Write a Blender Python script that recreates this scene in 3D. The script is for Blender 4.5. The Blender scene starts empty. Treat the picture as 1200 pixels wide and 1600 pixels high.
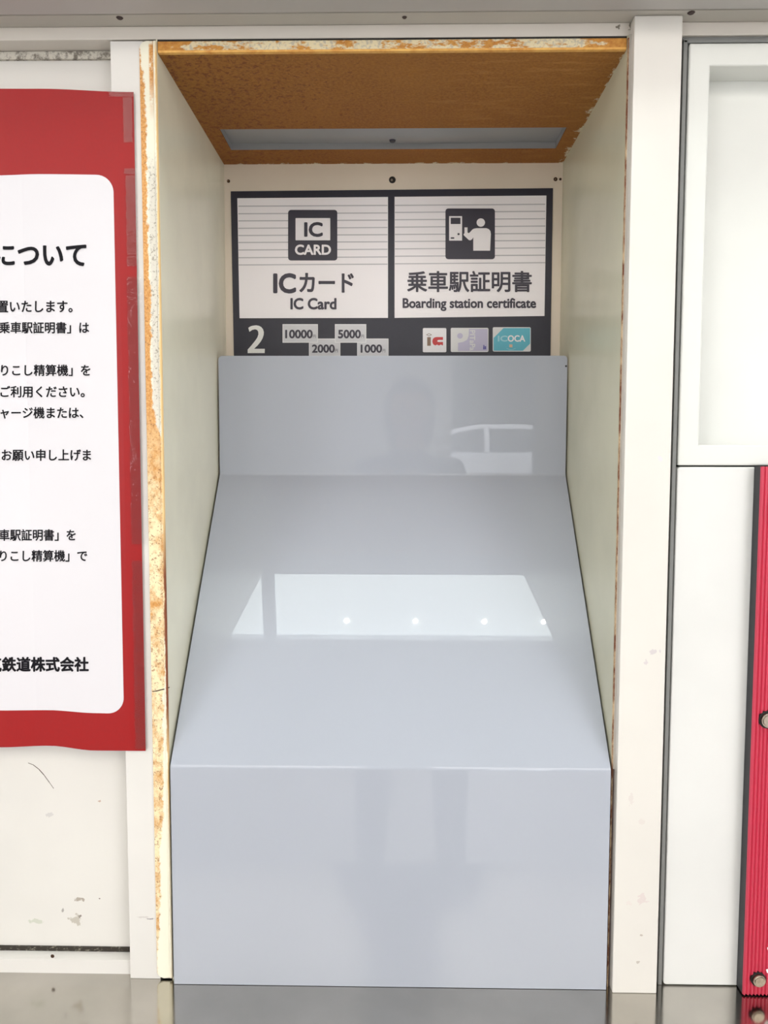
import bpy, bmesh, math, random
from mathutils import Vector, Matrix
random.seed(7)
SC = bpy.context.scene
COL = SC.collection
ZO = 1.40                                   # camera height above the floor

# ------------------------------------------------------------------ camera
F = 1237.197
R = Matrix(((0.9998461, -0.0029284, 0.0172970), (0.0174600, 0.0701755, -0.9973818), (0.0017069, 0.9975304, 0.0702159)))
CAM = Vector((0.0119, -1.0, ZO))
cd = bpy.data.cameras.new('camera')
cd.sensor_fit = 'VERTICAL'; cd.sensor_height = 36.0; cd.lens = 36.0 * F / 1600.0
cd.clip_start = 0.01; cd.clip_end = 200
camo = bpy.data.objects.new('camera', cd); COL.objects.link(camo)
camo.matrix_world = Matrix.Translation(CAM) @ R.to_4x4()
SC.camera = camo

# ------------------------------------------------------------------ world, exposure
SC.view_settings.view_transform = 'Standard'
try: SC.view_settings.look = 'None'
except Exception: pass
SC.view_settings.gamma = 1.0
SC.view_settings.use_curve_mapping = False
SC.view_settings.exposure = -0.34
W = bpy.data.worlds.new('World'); SC.world = W; W.use_nodes = True
bg = W.node_tree.nodes['Background']; bg.inputs[0].default_value = (0.97, 0.975, 1.0, 1); bg.inputs[1].default_value = 8.0
STRIP_E = 7.4        # luminous ceiling strip next to the wall
FILL_E = 3.6       # added fill panels, unseen, in the ceiling behind the camera

# ------------------------------------------------------------------ helpers
def at(u, v, Y=0.0):
    """photo pixel -> world point on the plane y=Y"""
    d = R @ Vector(((u - 600) / F, -(v - 800) / F, -1.0))
    t = (Y - CAM.y) / d.y
    return CAM + d * t

def link(name, me, mat=None, parent=None, smooth=False):
    o = bpy.data.objects.new(name, me); COL.objects.link(o)
    if mat: me.materials.append(mat)
    if smooth:
        for p in me.polygons: p.use_smooth = True
    if parent:
        o.parent = parent
        if parent.type == 'EMPTY' or parent.get('_base'):
            pass
        o.matrix_parent_inverse = WORLD[parent.name].inverted()
    WORLD[o.name] = Matrix.Identity(4)
    return o
WORLD = {}

def thing(name, label, cat, loc, group=None):
    o = bpy.data.objects.new(name, None); COL.objects.link(o)
    o.location = loc; o.empty_display_size = 0.05
    o['label'] = label; o['category'] = cat
    if group: o['group'] = group
    WORLD[o.name] = Matrix.Translation(Vector(loc))
    return o

def tag(o, label, cat, group=None, kind=None):
    o['label'] = label
    if cat: o['category'] = cat
    if group: o['group'] = group
    if kind: o['kind'] = kind
    return o

def struct(o, label=None):
    o['kind'] = 'structure'
    if label: o['label'] = label
    return o

def bm_box(bm, x0, x1, y0, y1, z0, z1, bev=0.0, seg=2):
    r = bmesh.ops.create_cube(bm, size=1.0)
    vs = r['verts']
    for v in vs:
        v.co = Vector(((x0 + x1) / 2 + v.co.x * (x1 - x0), (y0 + y1) / 2 + v.co.y * (y1 - y0), (z0 + z1) / 2 + v.co.z * (z1 - z0)))
    if bev > 0:
        es = list({e for v in vs for e in v.link_edges})
        bmesh.ops.bevel(bm, geom=es, offset=bev, segments=seg, affect='EDGES', profile=0.5)
    return vs

def done(name, bm, mat=None, parent=None, smooth=False):
    me = bpy.data.meshes.new(name); bmesh.ops.recalc_face_normals(bm, faces=bm.faces[:]); bm.to_mesh(me); bm.free()
    return link(name, me, mat, parent, smooth)

def box(name, x0, x1, y0, y1, z0, z1, mat, parent=None, bev=0.0, rel=True, seg=2):
    if rel: z0 += ZO; z1 += ZO
    bm = bmesh.new(); bm_box(bm, x0, x1, y0, y1, z0, z1, bev, seg)
    return done(name, bm, mat, parent)

def prism(bm, pts, y0, y1):
    """pts: (x,z) outline; solid between y0 (front) and y1"""
    n = len(pts)
    a = [bm.verts.new((x, y0, z)) for x, z in pts]; b = [bm.verts.new((x, y1, z)) for x, z in pts]
    bm.faces.new(a); bm.faces.new(b[::-1])
    for i in range(n): bm.faces.new((a[i], b[i], b[(i + 1) % n], a[(i + 1) % n]))

def rrect(x0, z0, x1, z1, r, corners=(1, 1, 1, 1), n=6):
    """ccw from bottom-left; corners bl, br, tr, tl"""
    out = []
    for k, (cx, cz, a0) in enumerate(((x0 + r, z0 + r, 180), (x1 - r, z0 + r, 270), (x1 - r, z1 - r, 0), (x0 + r, z1 - r, 90))):
        if corners[k]:
            for i in range(n + 1):
                a = math.radians(a0 + 90 * i / n); out.append((cx + r * math.cos(a), cz + r * math.sin(a)))
        else:
            out.append(((x0, z0), (x1, z0), (x1, z1), (x0, z1))[k])
    return out

def slab(name, pts, y0, y1, mat, parent=None, bev=0.0):
    bm = bmesh.new(); prism(bm, pts, y0, y1)
    if bev:
        es = [e for e in bm.edges if abs(e.verts[0].co.y - y0) < 1e-6 and abs(e.verts[1].co.y - y0) < 1e-6]
        bmesh.ops.bevel(bm, geom=es, offset=bev, segments=2, affect='EDGES', profile=0.5)
    return done(name, bm, mat, parent)

def cyl(bm, c, r0, r1, h, axis='y', n=24):
    """cylinder from c towards -axis length h"""
    ret = bmesh.ops.create_cone(bm, cap_ends=True, segments=n, radius1=r0, radius2=r1, depth=h)
    if axis == 'y': M = Matrix.Translation(Vector(c) + Vector((0, -h / 2, 0))) @ Matrix.Rotation(math.pi / 2, 4, 'X')
    else: M = Matrix.Translation(Vector(c) + Vector((0, 0, -h / 2))) @ Matrix.Rotation(math.pi, 4, 'X')
    bmesh.ops.transform(bm, matrix=M, verts=ret['verts'])
    return ret['verts']

# ---- flat print: polygons in photo pixels laid on the real plane y=Y
def flat(name, polys, Y, mat, parent):
    bm = bmesh.new()
    for pts in polys:
        vs = [bm.verts.new(at(u, v, Y)) for u, v in pts]
        f = bm.faces.new(vs)
        f.normal_update()
        if f.normal.y > 0: f.normal_flip()
    me = bpy.data.meshes.new(name); bm.to_mesh(me); bm.free()
    return link(name, me, mat, parent)
def q(u0, v0, u1, v1): return [(u0, v0), (u1, v0), (u1, v1), (u0, v1)]
def rq(u0, v0, u1, v1, r, n=5):
    return [(u, v) for u, v in rrect(u0, v0, u1, v1, r, n=n)]
def circ(u, v, r, n=20, ry=None): return [(u + r * math.cos(2 * math.pi * i / n), v + (ry or r) * math.sin(2 * math.pi * i / n)) for i in range(n)]

def text(name, body, u0, v0, u1, v1, Y, mat, parent, bold=0.0, rot=0, yfun=None, label=None):
    c = bpy.data.curves.new(name, 'FONT'); c.body = body; c.resolution_u = 4
    o = bpy.data.objects.new(name, c); COL.objects.link(o); bpy.context.view_layer.update()
    dg = bpy.context.evaluated_depsgraph_get()
    me = bpy.data.meshes.new_from_object(o.evaluated_get(dg), depsgraph=dg)
    bpy.data.objects.remove(o); bpy.data.curves.remove(c)
    P = [(v.co.x, v.co.y) for v in me.vertices]
    if rot == -90: P = [(y, -x) for x, y in P]
    xs = [p[0] for p in P]; ys = [p[1] for p in P]
    a, b, c0, d = min(xs), max(xs), min(ys), max(ys)
    tl, br = at(u0, v0, Y), at(u1, v1, Y); tr, bl = at(u1, v0, Y), at(u0, v1, Y)
    for v, (x, y) in zip(me.vertices, P):
        s = (x - a) / (b - a); t = (y - c0) / (d - c0)
        p = (bl * (1 - s) + br * s) * (1 - t) + (tl * (1 - s) + tr * s) * t
        v.co = p
        if yfun: v.co = CAM + (p - CAM) * (1 + yfun(p.x, p.z) / (p.y - CAM.y))
    me.materials.clear(); me.name = name
    if bold:                                    # heavier strokes: the outline widened by shifted copies of the same faces
        hgt = (tl - bl).length * bold / (1.0 if d - c0 < .01 else (d - c0)); bm = bmesh.new(); bm.from_mesh(me); base = bm.faces[:]
        NK = 10
        for k in range(NK):
            dup_ = bmesh.ops.duplicate(bm, geom=base)['geom']; a_ = 2 * math.pi * k / NK
            bmesh.ops.translate(bm, vec=(hgt * math.cos(a_), -.00003 * (k + 1), hgt * math.sin(a_)), verts=[v for v in dup_ if isinstance(v, bmesh.types.BMVert)])
        bm.to_mesh(me); bm.free()
    o = link(name, me, mat, parent)
    return o

# ------------------------------------------------------------------ materials
def srgb(r, g, b):
    f = lambda c: (c / 255 / 12.92) if c <= 10 else ((c / 255 + 0.055) / 1.055) ** 2.4
    return (f(r), f(g), f(b), 1)

class NT:
    def __init__(s, name):
        s.m = bpy.data.materials.new(name); s.m.use_nodes = True; s.t = s.m.node_tree
        s.b = s.t.nodes['Principled BSDF']; s.out = s.t.nodes['Material Output']
        s._pos = None
    def n(s, typ, **kw):
        nd = s.t.nodes.new(typ)
        for k, v in kw.items(): setattr(nd, k, v)
        return nd
    def set(s, inp, val):
        if hasattr(val, 'is_output') or isinstance(val, bpy.types.NodeSocket): s.t.links.new(val, inp)
        else: inp.default_value = val
    def coord(s, scale=(1, 1, 1)):
        if s._pos is None: s._pos = s.n('ShaderNodeTexCoord').outputs['Object']
        m = s.n('ShaderNodeMapping'); s.set(m.inputs[0], s._pos); m.inputs['Scale'].default_value = scale
        return m.outputs[0]
    def xyz(s):
        if s._pos is None: s._pos = s.n('ShaderNodeTexCoord').outputs['Object']
        x = s.n('ShaderNodeSeparateXYZ'); s.set(x.inputs[0], s._pos); return x.outputs
    def noise(s, scale, detail=3, rough=0.5, aniso=(1, 1, 1), dist=0.0):
        n = s.n('ShaderNodeTexNoise'); s.set(n.inputs['Vector'], s.coord(aniso))
        n.inputs['Scale'].default_value = scale; n.inputs['Detail'].default_value = detail; n.inputs['Roughness'].default_value = rough
        n.inputs['Distortion'].default_value = dist
        return n.outputs[0]
    def math(s, op, a, b=0.0, c=0.0, clamp=False):
        m = s.n('ShaderNodeMath', operation=op, use_clamp=clamp); s.set(m.inputs[0], a); s.set(m.inputs[1], b)
        if op in ('MULTIPLY_ADD', 'SMOOTH_MIN', 'COMPARE'): s.set(m.inputs[2], c)
        return m.outputs[0]
    def ramp(s, fac, stops, interp='LINEAR'):
        r = s.n('ShaderNodeValToRGB'); r.color_ramp.interpolation = interp
        e = r.color_ramp.elements
        while len(e) < len(stops): e.new(0.5)
        for i, (p, c) in enumerate(stops):
            e[i].position = p; e[i].color = c if isinstance(c, tuple) else (c, c, c, 1)
        s.set(r.inputs[0], fac); return r.outputs[0]
    def step(s, x, lo, hi):
        m = s.n('ShaderNodeMapRange'); m.clamp = True
        s.set(m.inputs[0], x); m.inputs[1].default_value = lo; m.inputs[2].default_value = hi
        return m.outputs[0]
    def mix(s, fac, a, b):
        m = s.n('ShaderNodeMix', data_type='RGBA'); s.set(m.inputs[0], fac); s.set(m.inputs[6], a); s.set(m.inputs[7], b)
        return m.outputs[2]
    def bump(s, h, strength=0.2, dist=0.001):
        b = s.n('ShaderNodeBump'); b.inputs['Strength'].default_value = strength; b.inputs['Distance'].default_value = dist
        s.set(b.inputs['Height'], h); s.set(s.b.inputs['Normal'], b.outputs[0])
    def fin(s, col=None, rough=None, metal=None, spec=None, coat=None):
        if col is not None: s.set(s.b.inputs['Base Color'], col)
        if rough is not None: s.set(s.b.inputs['Roughness'], rough)
        if metal is not None: s.b.inputs['Metallic'].default_value = metal
        if spec is not None: s.b.inputs['Specular IOR Level'].default_value = spec
        if coat is not None: s.b.inputs['Coat Weight'].default_value = coat; s.b.inputs['Coat Roughness'].default_value = 0.03
        return s.m

def plain(name, rgb, rough=0.5, metal=0.0, spec=0.5, coat=None):
    return NT(name).fin(srgb(*rgb), rough, metal, spec, coat)

def paint(name, rgb, rough=0.35, speck=(120, 112, 100), amount=0.5, var=0.035, chips=(), spec=0.5, scratches=0):
    """painted sheet metal: faint blotches, tiny dirt specks, optional chips (x,z,rx,rz,rgb)"""
    t = NT(name); base = srgb(*rgb)
    n1 = t.noise(3.0, 4, 0.6)
    dark = tuple(c * (1 - var * 2.5) for c in base[:3]) + (1,)
    col = t.mix(t.step(n1, 0.4, 0.75), base, dark)
    vo = t.n('ShaderNodeTexVoronoi'); t.set(vo.inputs['Vector'], t.coord()); vo.inputs['Scale'].default_value = 26
    rnd = t.n('ShaderNodeSeparateColor'); t.set(rnd.inputs[0], vo.outputs['Color'])
    near = t.math('LESS_THAN', vo.outputs['Distance'], t.math('MULTIPLY', rnd.outputs[1], 0.045))
    some = t.math('LESS_THAN', rnd.outputs[0], 0.22 * amount)
    col = t.mix(t.math('MULTIPLY', near, some), col, srgb(*speck))
    x, y, z = t.xyz()
    for (cx, cz, rx, rz, crgb) in chips:
        dx = t.math('DIVIDE', t.math('SUBTRACT', x, cx), rx); dz = t.math('DIVIDE', t.math('SUBTRACT', z, cz + ZO), rz)
        d = t.math('SQRT', t.math('ADD', t.math('MULTIPLY', dx, dx), t.math('MULTIPLY', dz, dz)))
        nn = t.noise(260 / (1 + 60 * max(rx, rz)), 4, 0.65)
        m = t.step(t.math('SUBTRACT', t.math('MULTIPLY', nn, 3.0), d), 0.85, 0.95)
        col = t.mix(m, col, srgb(*crgb))
    t.bump(t.noise(220, 2, 0.5), 0.06, 0.0005)
    return t.fin(col, rough, spec=spec)

C = lambda u, v, Y: (at(u, v, Y).x, at(u, v, Y).z - ZO)
def chip(u, v, ru, rv, rgb, Y=0.0):
    x, z = C(u, v, Y); return (x, z, ru / F, rv / F, rgb)

M_leftpanel = paint('left_panel_paint', (223, 220, 214), 0.4, amount=0.9, chips=[
    chip(122, 1405, 15, 5, (170, 160, 148), .03), chip(118, 1437, 13, 11, (190, 184, 172), .03), chip(125, 1433, 5, 5, (140, 130, 120), .03),
    chip(57, 1440, 17, 6, (200, 202, 188), .03), chip(77, 1273, 8, 5, (205, 202, 198), .03), chip(155, 1252, 4, 4, (190, 165, 150), .03),
    chip(98, 1422, 3, 6, (165, 160, 155), .03), chip(155, 1404, 3, 2, (95, 70, 60), .03)])
M_strip = paint('strip_paint', (223, 220, 215), 0.38, amount=0.5, chips=[chip(236, 1436, 8, 2, (150, 145, 145)), chip(222, 1433, 16, 2, (205, 200, 195))])
M_pillar = paint('pillar_paint', (225, 221, 214), 0.35, amount=0.35, chips=[
    chip(1022, 1018, 11, 5, (205, 198, 198), -.016), chip(1009, 1036, 5, 6, (208, 200, 200), -.016), chip(1003, 1404, 10, 12, (214, 203, 199), -.016),
    chip(983, 1410, 6, 6, (220, 212, 206), -.016), chip(1002, 1461, 5, 3, (185, 175, 165), -.016), chip(1032, 717, 7, 5, (222, 216, 218), -.016),
    chip(986, 1250, 5, 12, (216, 209, 203), -.016), chip(1003, 1285, 8, 7, (216, 209, 203), -.016), chip(997, 1504, 4, 4, (190, 182, 172), -.016)])
M_trim = paint('trim_paint', (218, 211, 202), 0.45, amount=1.0, chips=[chip(966, 42, 4, 5, (120, 112, 100)), chip(985, 38, 5, 10, (130, 122, 110))])
M_soffit = paint('soffit_paint', (186, 181, 172), 0.5, amount=1.0)
M_soffit2 = paint('soffit_grey_paint', (184, 180, 176), 0.5, amount=0.6)
M_caulk = NT('dirty_caulk')
_c = M_caulk.mix(M_caulk.step(M_caulk.noise(140, 5, 0.7), 0.45, 0.62), srgb(205, 200, 188), srgb(120, 112, 102)); M_caulk = M_caulk.fin(_c, 0.8)
M_gunk = NT('black_gunk')
_c = M_gunk.mix(M_gunk.step(M_gunk.noise(180, 5, 0.7, (1, 1, 2)), 0.55, 0.66), srgb(48, 42, 34), srgb(150, 145, 130)); M_gunk = M_gunk.fin(_c, 0.8)
M_gunkb = NT('seam_dirt'); M_gunkb = M_gunkb.fin(M_gunkb.mix(M_gunkb.step(M_gunkb.noise(90, 5, .7, (1, 1, .5)), .45, .65), srgb(84, 70, 66), srgb(120, 100, 92)), .8)
M_door = paint('door_paint', (226, 227, 222), 0.3, amount=0.35)
M_doorlow = paint('door_low_paint', (225, 225, 222), 0.3, amount=0.3)
M_dark = plain('dark_gap', (28, 26, 24), 0.7)
M_black = plain('black_rubber', (38, 38, 44), 0.45)
M_groove = plain('groove_dirt', (70, 58, 56), 0.8)
M_gasket = plain('grey_gasket', (128, 129, 127), 0.45)
M_gasket_line = plain('gasket_line', (48, 46, 54), 0.5)
M_bolt = NT('bolt_metal'); M_bolt = M_bolt.fin(M_bolt.mix(M_bolt.noise(300, 3), srgb(178, 168, 154), srgb(128, 116, 104)), 0.28, 1.0)
M_screw = plain('rusty_screw', (70, 48, 34), 0.5, 0.6)
M_shiny = plain('bright_screw', (200, 190, 175), 0.25, 1.0)

def side_paint(name, rgb):
    t = NT(name); n = t.noise(5, 4, 0.6)
    col = t.mix(t.step(n, 0.4, 0.8), srgb(*rgb), srgb(*(int(c * 0.94) for c in rgb)))
    vo = t.n('ShaderNodeTexVoronoi'); t.set(vo.inputs['Vector'], t.coord()); vo.inputs['Scale'].default_value = 30
    rn = t.n('ShaderNodeSeparateColor'); t.set(rn.inputs[0], vo.outputs['Color'])
    m = t.math('MULTIPLY', t.math('LESS_THAN', vo.outputs['Distance'], t.math('MULTIPLY', rn.outputs[1], 0.05)), t.math('LESS_THAN', rn.outputs[0], 0.2))
    col = t.mix(m, col, srgb(120, 105, 80))
    # darker brownish blotches towards the back corner
    x, y, z = t.xyz()
    d = t.math('MULTIPLY', t.step(y, 0.335, 0.372), t.step(t.noise(14, 5, 0.7, (1, 1, .4)), 0.35, 0.7))
    col = t.mix(t.math('MULTIPLY', d, 0.5), col, srgb(140, 130, 105))
    return t.fin(col, 0.27)
M_side_lit = side_paint('side_wall_paint_lit', (240, 236, 214))  # left wall: cream paint lightened to carry the grazing front light
M_side_shaded = side_paint('side_wall_paint_shaded', (212, 209, 184))  # right wall: same paint darkened, its shade put into the colour
M_back = paint('back_panel_paint', (232, 219, 200), 0.45, amount=0.3)

# rust
def rust_ceiling():
    t = NT('rust_ceiling'); x, y, z = t.xyz()
    big = t.noise(6, 4, 0.6)
    base = t.mix(t.step(big, 0.35, 0.7), srgb(150, 98, 36), srgb(132, 80, 26))
    fine = t.noise(260, 3, 0.6)
    sp = t.noise(120, 4, 0.7)
    leftness = t.step(x, 0.08, -0.22)
    thr = t.math('SUBTRACT', 0.66, t.math('MULTIPLY', leftness, 0.13))
    mask = t.step(t.math('SUBTRACT', sp, thr), 0.0, 0.04)
    col = t.mix(t.step(fine, 0.35, 0.7), base, srgb(166, 110, 42))
    col = t.mix(t.math('MULTIPLY', mask, 0.75), col, srgb(112, 58, 22))
    # paler, streaky patch right of centre
    streak = t.step(t.noise(30, 5, 0.7, (.5, 3, 1)), 0.52, 0.7)
    rr = t.math('MULTIPLY', streak, t.step(x, -0.02, 0.12))
    col = t.mix(t.math('MULTIPLY', rr, 0.35), col, srgb(205, 150, 78))
    # redder towards the back
    col = t.mix(t.math('MULTIPLY', t.step(y, 0.1, 0.3), 0.35), col, srgb(150, 84, 28))
    # peeled paint remnants along the right and rear edges
    edge = t.math('MAXIMUM', t.step(x, 0.268, 0.286), t.step(y, 0.355, 0.372))
    pe = t.step(t.math('ADD', t.math('MULTIPLY', t.noise(45, 5, 0.7), 0.9), t.math('MULTIPLY', edge, 0.3)), 0.74, 0.8)
    pe = t.math('MULTIPLY', pe, t.math('GREATER_THAN', edge, 0.02))
    col = t.mix(pe, col, srgb(215, 205, 175))
    t.bump(t.math('ADD', fine, mask), 0.35, 0.0012)
    return t.fin(col, 0.75)
M_rust = rust_ceiling()
def rust_lip():
    t = NT('rust_lip'); x, y, z = t.xyz()
    n = t.noise(26, 5, 0.7, (1, 1, 2.5)); f = t.noise(200, 3, 0.6)
    col = t.mix(t.step(f, 0.35, 0.65), srgb(204, 146, 66), srgb(182, 118, 48))
    mid = t.math('MULTIPLY', t.step(x, -0.26, -0.16), t.step(x, 0.27, 0.2))
    pe = t.step(t.math('ADD', n, t.math('MULTIPLY', mid, 0.16)), 0.58, 0.64)
    col = t.mix(pe, col, srgb(222, 208, 172))
    col = t.mix(t.math('MULTIPLY', pe, t.step(t.noise(230, 3, .6), 0.5, 0.6)), col, srgb(190, 180, 160))
    t.bump(t.math('ADD', f, pe), 0.3, 0.001)
    return t.fin(col, 0.7)
M_lip = rust_lip()
M_lipedge = NT('rust_lip_edge'); M_lipedge = M_lipedge.fin(M_lipedge.mix(M_lipedge.step(M_lipedge.noise(60, 4, .6), .4, .7), srgb(232, 182, 98), srgb(206, 140, 60)), 0.6)

XF, XL, XR = -0.3050, -0.2835, 0.2875          # left flange edge, inner faces of the recess
ZC, ZL, D = 0.4919, -0.6928, 0.3725             # recess ceiling, counter top, recess depth
def rust_flange():
    t = NT('rust_flange'); x, y, z = t.xyz()
    u = t.math('DIVIDE', t.math('SUBTRACT', x, XF), XL - XF)
    h = t.math('DIVIDE', t.math('SUBTRACT', z, ZL + ZO), 0.5049 - ZL)      # 0 bottom .. 1 top
    pos = lambda v: (at(232, v, 0).z - ZO - ZL) / (0.5049 - ZL)
    st = [(1527, 0.0), (1490, 0.02), (1455, 0.18), (1400, 0.32), (1330, 0.36), (1260, 0.55), (1170, 0.62), (1080, 0.75), (1000, 0.9), (880, 1.05), (790, 1.15), (700, .98), (640, 0.42), (560, 0.34), (480, 0.4), (380, 0.3), (300, 0.3), (180, 0.33), (130, 0.26), (95, 0.1), (75, 0.0)]
    prof = t.ramp(h, [(max(0, pos(v)), c / 1.25) for v, c in st][:32])
    prof = t.math('MULTIPLY', prof, 1.25)
    n = t.noise(70, 6, 0.75)
    e = t.math('ADD', t.math('SUBTRACT', prof, u), t.math('MULTIPLY', t.math('SUBTRACT', n, 0.5), 0.75))
    rust = t.step(e, -0.02, 0.06)
    cream = srgb(238, 234, 214)
    f = t.noise(420, 3, 0.6)
    # dirty grey zone (upper middle, right half)
    gz = t.math('MULTIPLY', t.math('MULTIPLY', t.step(h, pos(760), pos(620)), t.step(h, pos(235), pos(275))), t.step(t.math('ADD', u, t.math('MULTIPLY', n, .5)), 0.55, 0.7))
    col = t.mix(gz, cream, srgb(216, 211, 198))
    col = t.mix(t.math('MULTIPLY', gz, t.step(t.noise(330, 4, 0.7), 0.55, 0.62)), col, srgb(160, 152, 136))
    orange = t.mix(t.step(f, 0.35, 0.65), srgb(222, 170, 104), srgb(196, 132, 62))
    # lower half: yellow stains rather than solid rust
    low = t.step(h, pos(640), pos(800))
    patch = t.step(t.noise(55, 6, 0.72, (1, 1, .8)), 0.44, 0.66)
    yel = t.mix(patch, srgb(240, 224, 182), srgb(206, 146, 74))
    yel = t.mix(t.math('MULTIPLY', t.step(t.noise(240, 4, .7), 0.56, 0.66), 0.8), yel, srgb(150, 88, 38))
    rcol = t.mix(low, orange, yel)
    rcol = t.mix(t.math('MULTIPLY', t.step(t.noise(300, 3, .6), 0.6, 0.68), 0.7), rcol, srgb(140, 84, 40))
    col = t.mix(rust, col, rcol)
    # orange column on the upper right
    tc = t.math('MULTIPLY', t.math('MULTIPLY', t.step(h, pos(190), pos(120)), t.step(u, 0.5, 0.58)), t.step(u, 0.86, 0.78))
    col = t.mix(t.math('MULTIPLY', tc, t.step(n, 0.36, 0.46)), col, orange)
    # rim line along the fold
    rim = t.step(t.math('ADD', u, t.math('MULTIPLY', t.math('SUBTRACT', t.noise(90, 4, .7, (1, 1, .5)), .5), .22)), 0.86, 0.92)
    rimcol = t.mix(t.math('MULTIPLY', t.step(h, pos(800), pos(900)), t.step(h, pos(1190), pos(1100))), srgb(232, 196, 138), srgb(128, 66, 32))
    rimcol = t.mix(t.step(h, pos(1240), pos(1330)), rimcol, srgb(226, 214, 186))
    col = t.mix(t.math('MULTIPLY', rim, t.step(h, pos(60), pos(85))), col, rimcol)
    # crack
    t.bump(t.math('ADD', rust, t.math('MULTIPLY', f, .5)), 0.35, 0.0008)
    return t.fin(col, 0.6)
M_flange = rust_flange()
M_rustline = NT('rust_line'); M_rustline = M_rustline.fin(M_rustline.mix(M_rustline.step(M_rustline.noise(120, 5, .7, (1, 1, .4)), .42, .62), srgb(120, 70, 45), srgb(206, 180, 145)), 0.8)

# cover panel: glossy grey acrylic
def cover_mat():
    t = NT('grey_acrylic')
    n = t.noise(4, 3, 0.5)
    col = t.mix(n, srgb(169, 174, 184), srgb(173, 178, 189))
    w = t.noise(5.5, 2, 0.4); t.bump(w, 0.01, 0.001)
    t.b.inputs['IOR'].default_value = 1.49
    return t.fin(col, 0.006, spec=0.5)
M_cover = cover_mat()

def steel():
    t = NT('brushed_steel')
    n = t.noise(60, 4, 0.6, (.6, 6, 1)); big = t.noise(7, 4, .6)
    col = t.mix(t.step(big, .35, .7), srgb(182, 179, 172), srgb(196, 192, 185))
    rough = t.math('ADD', t.math('MULTIPLY', n, 0.08), 0.09)
    t.bump(t.noise(9, 3, .5), 0.02, 0.01)
    return t.fin(col, rough, 1.0)
M_steel = steel()

def red_paper():
    t = NT('red_poster_print'); n = t.noise(300, 2, .5)
    col = t.mix(n, srgb(158, 14, 16), srgb(150, 13, 15))
    return t.fin(col, 0.4, spec=0.3)
M_red = red_paper()
M_white = plain('white_print', (219, 216, 220), 0.4)
M_ink = plain('black_ink', (12, 9, 18), 0.6, spec=0.2)
M_navy = NT('sign_navy'); M_navy = M_navy.fin(M_navy.mix(M_navy.noise(400, 2), srgb(46, 46, 58), srgb(40, 40, 52)), 0.4)
M_signwhite = plain('sign_white', (250, 246, 248), 0.45)
M_stripe = plain('sign_stripe', (196, 193, 198), 0.5)
M_icon = plain('sign_icon', (58, 56, 68), 0.45)
M_text = plain('sign_text', (62, 58, 70), 0.45)
M_label = plain('price_label', (216, 216, 219), 0.5)
M_labeledge = plain('price_label_edge', (240, 240, 240), 0.5)
M_two = plain('numeral_white', (240, 240, 235), 0.5)
def tape():
    t = NT('clear_tape'); g = t.n('ShaderNodeBsdfGlossy'); g.inputs['Roughness'].default_value = 0.06
    tr = t.n('ShaderNodeBsdfTransparent'); tr.inputs[0].default_value = (0.985, 0.975, 0.975, 1)
    fr = t.n('ShaderNodeFresnel'); fr.inputs[0].default_value = 1.4
    b = t.n('ShaderNodeBump'); b.inputs['Strength'].default_value = 0.5; b.inputs['Distance'].default_value = 0.002
    t.set(b.inputs['Height'], t.noise(60, 3, .6)); t.set(g.inputs['Normal'], b.outputs[0]); t.set(fr.inputs['Normal'], b.outputs[0])
    mx = t.n('ShaderNodeMixShader'); t.set(mx.inputs[0], fr.outputs[0]); t.set(mx.inputs[1], tr.outputs[0]); t.set(mx.inputs[2], g.outputs[0])
    t.set(t.out.inputs[0], mx.outputs[0]); return t.m
M_tape = tape()
def emit(name, rgb, e):
    t = NT(name); t.b.inputs['Emission Color'].default_value = srgb(*rgb); t.b.inputs['Emission Strength'].default_value = e
    return t.fin(srgb(*rgb), 0.4)
M_strip_light = emit('diffuser_strip', (240, 250, 248), STRIP_E)
M_fill_light = emit('fill_panel', (255, 250, 244), FILL_E)
M_lamp = emit('lamp_lens', (255, 252, 240), 200)
M_wallw = paint('concourse_paint', (225, 226, 226), 0.5)
M_ceil = paint('ceiling_paint', (205, 207, 210), 0.6)
M_redrib = plain('red_ribbed_plastic', (205, 58, 84), 0.3)

# ================================================================== LARGE STRUCTURE
def S(name, *a, label=None, **k): return struct(box(name, *a, **k), label)
# concourse behind the camera
def tiles():
    t = NT('floor_tiles'); b = t.n('ShaderNodeTexBrick'); b.offset = 0.0
    t.set(b.inputs['Vector'], t.coord()); b.inputs['Scale'].default_value = 1.0
    b.inputs['Brick Width'].default_value = 0.4; b.inputs['Row Height'].default_value = 0.4; b.inputs['Mortar Size'].default_value = 0.004
    b.inputs['Color1'].default_value = srgb(205, 203, 198); b.inputs['Color2'].default_value = srgb(196, 194, 190); b.inputs['Mortar'].default_value = srgb(130, 126, 120)
    return t.fin(b.outputs['Color'], 0.35)
S('floor', -3.5, 3.5, -4.1, 0.6, -1.5, -1.4, tiles(), label='pale square floor tiles of the concourse')
S('ceiling', -3.5, 3.5, -4.1, 0.44, 1.215, 1.3, M_ceil, label='flat pale ceiling above the counter')
S('trim_6', -3.5, 3.5, -0.60, -0.52, 1.16, 1.215, M_ceil, label='ceiling beam in front of the luminous strip')
S('wall_left', -3.6, -3.5, -4.1, 0.6, -1.4, 1.3, M_wallw)
S('wall_right', 3.5, 3.6, -4.1, 0.6, -1.4, 1.3, M_wallw)
bm = bmesh.new()
bm_box(bm, -2.1, 0.385, -4.1, -4.0, 0, 2.7); bm_box(bm, 0.385, 0.97, -4.1, -4.0, 2.35, 2.7); bm_box(bm, -3.5, -2.1, -4.1, -4.0, 2.5, 2.7); bm_box(bm, 1.6, 3.5, -4.1, -4.0, 2.5, 2.7)  # wide gaps at both ends are added to let in frontal daylight
struct(done('wall_front', bm, M_wallw), 'white wall opposite the counter with a street opening')
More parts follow.
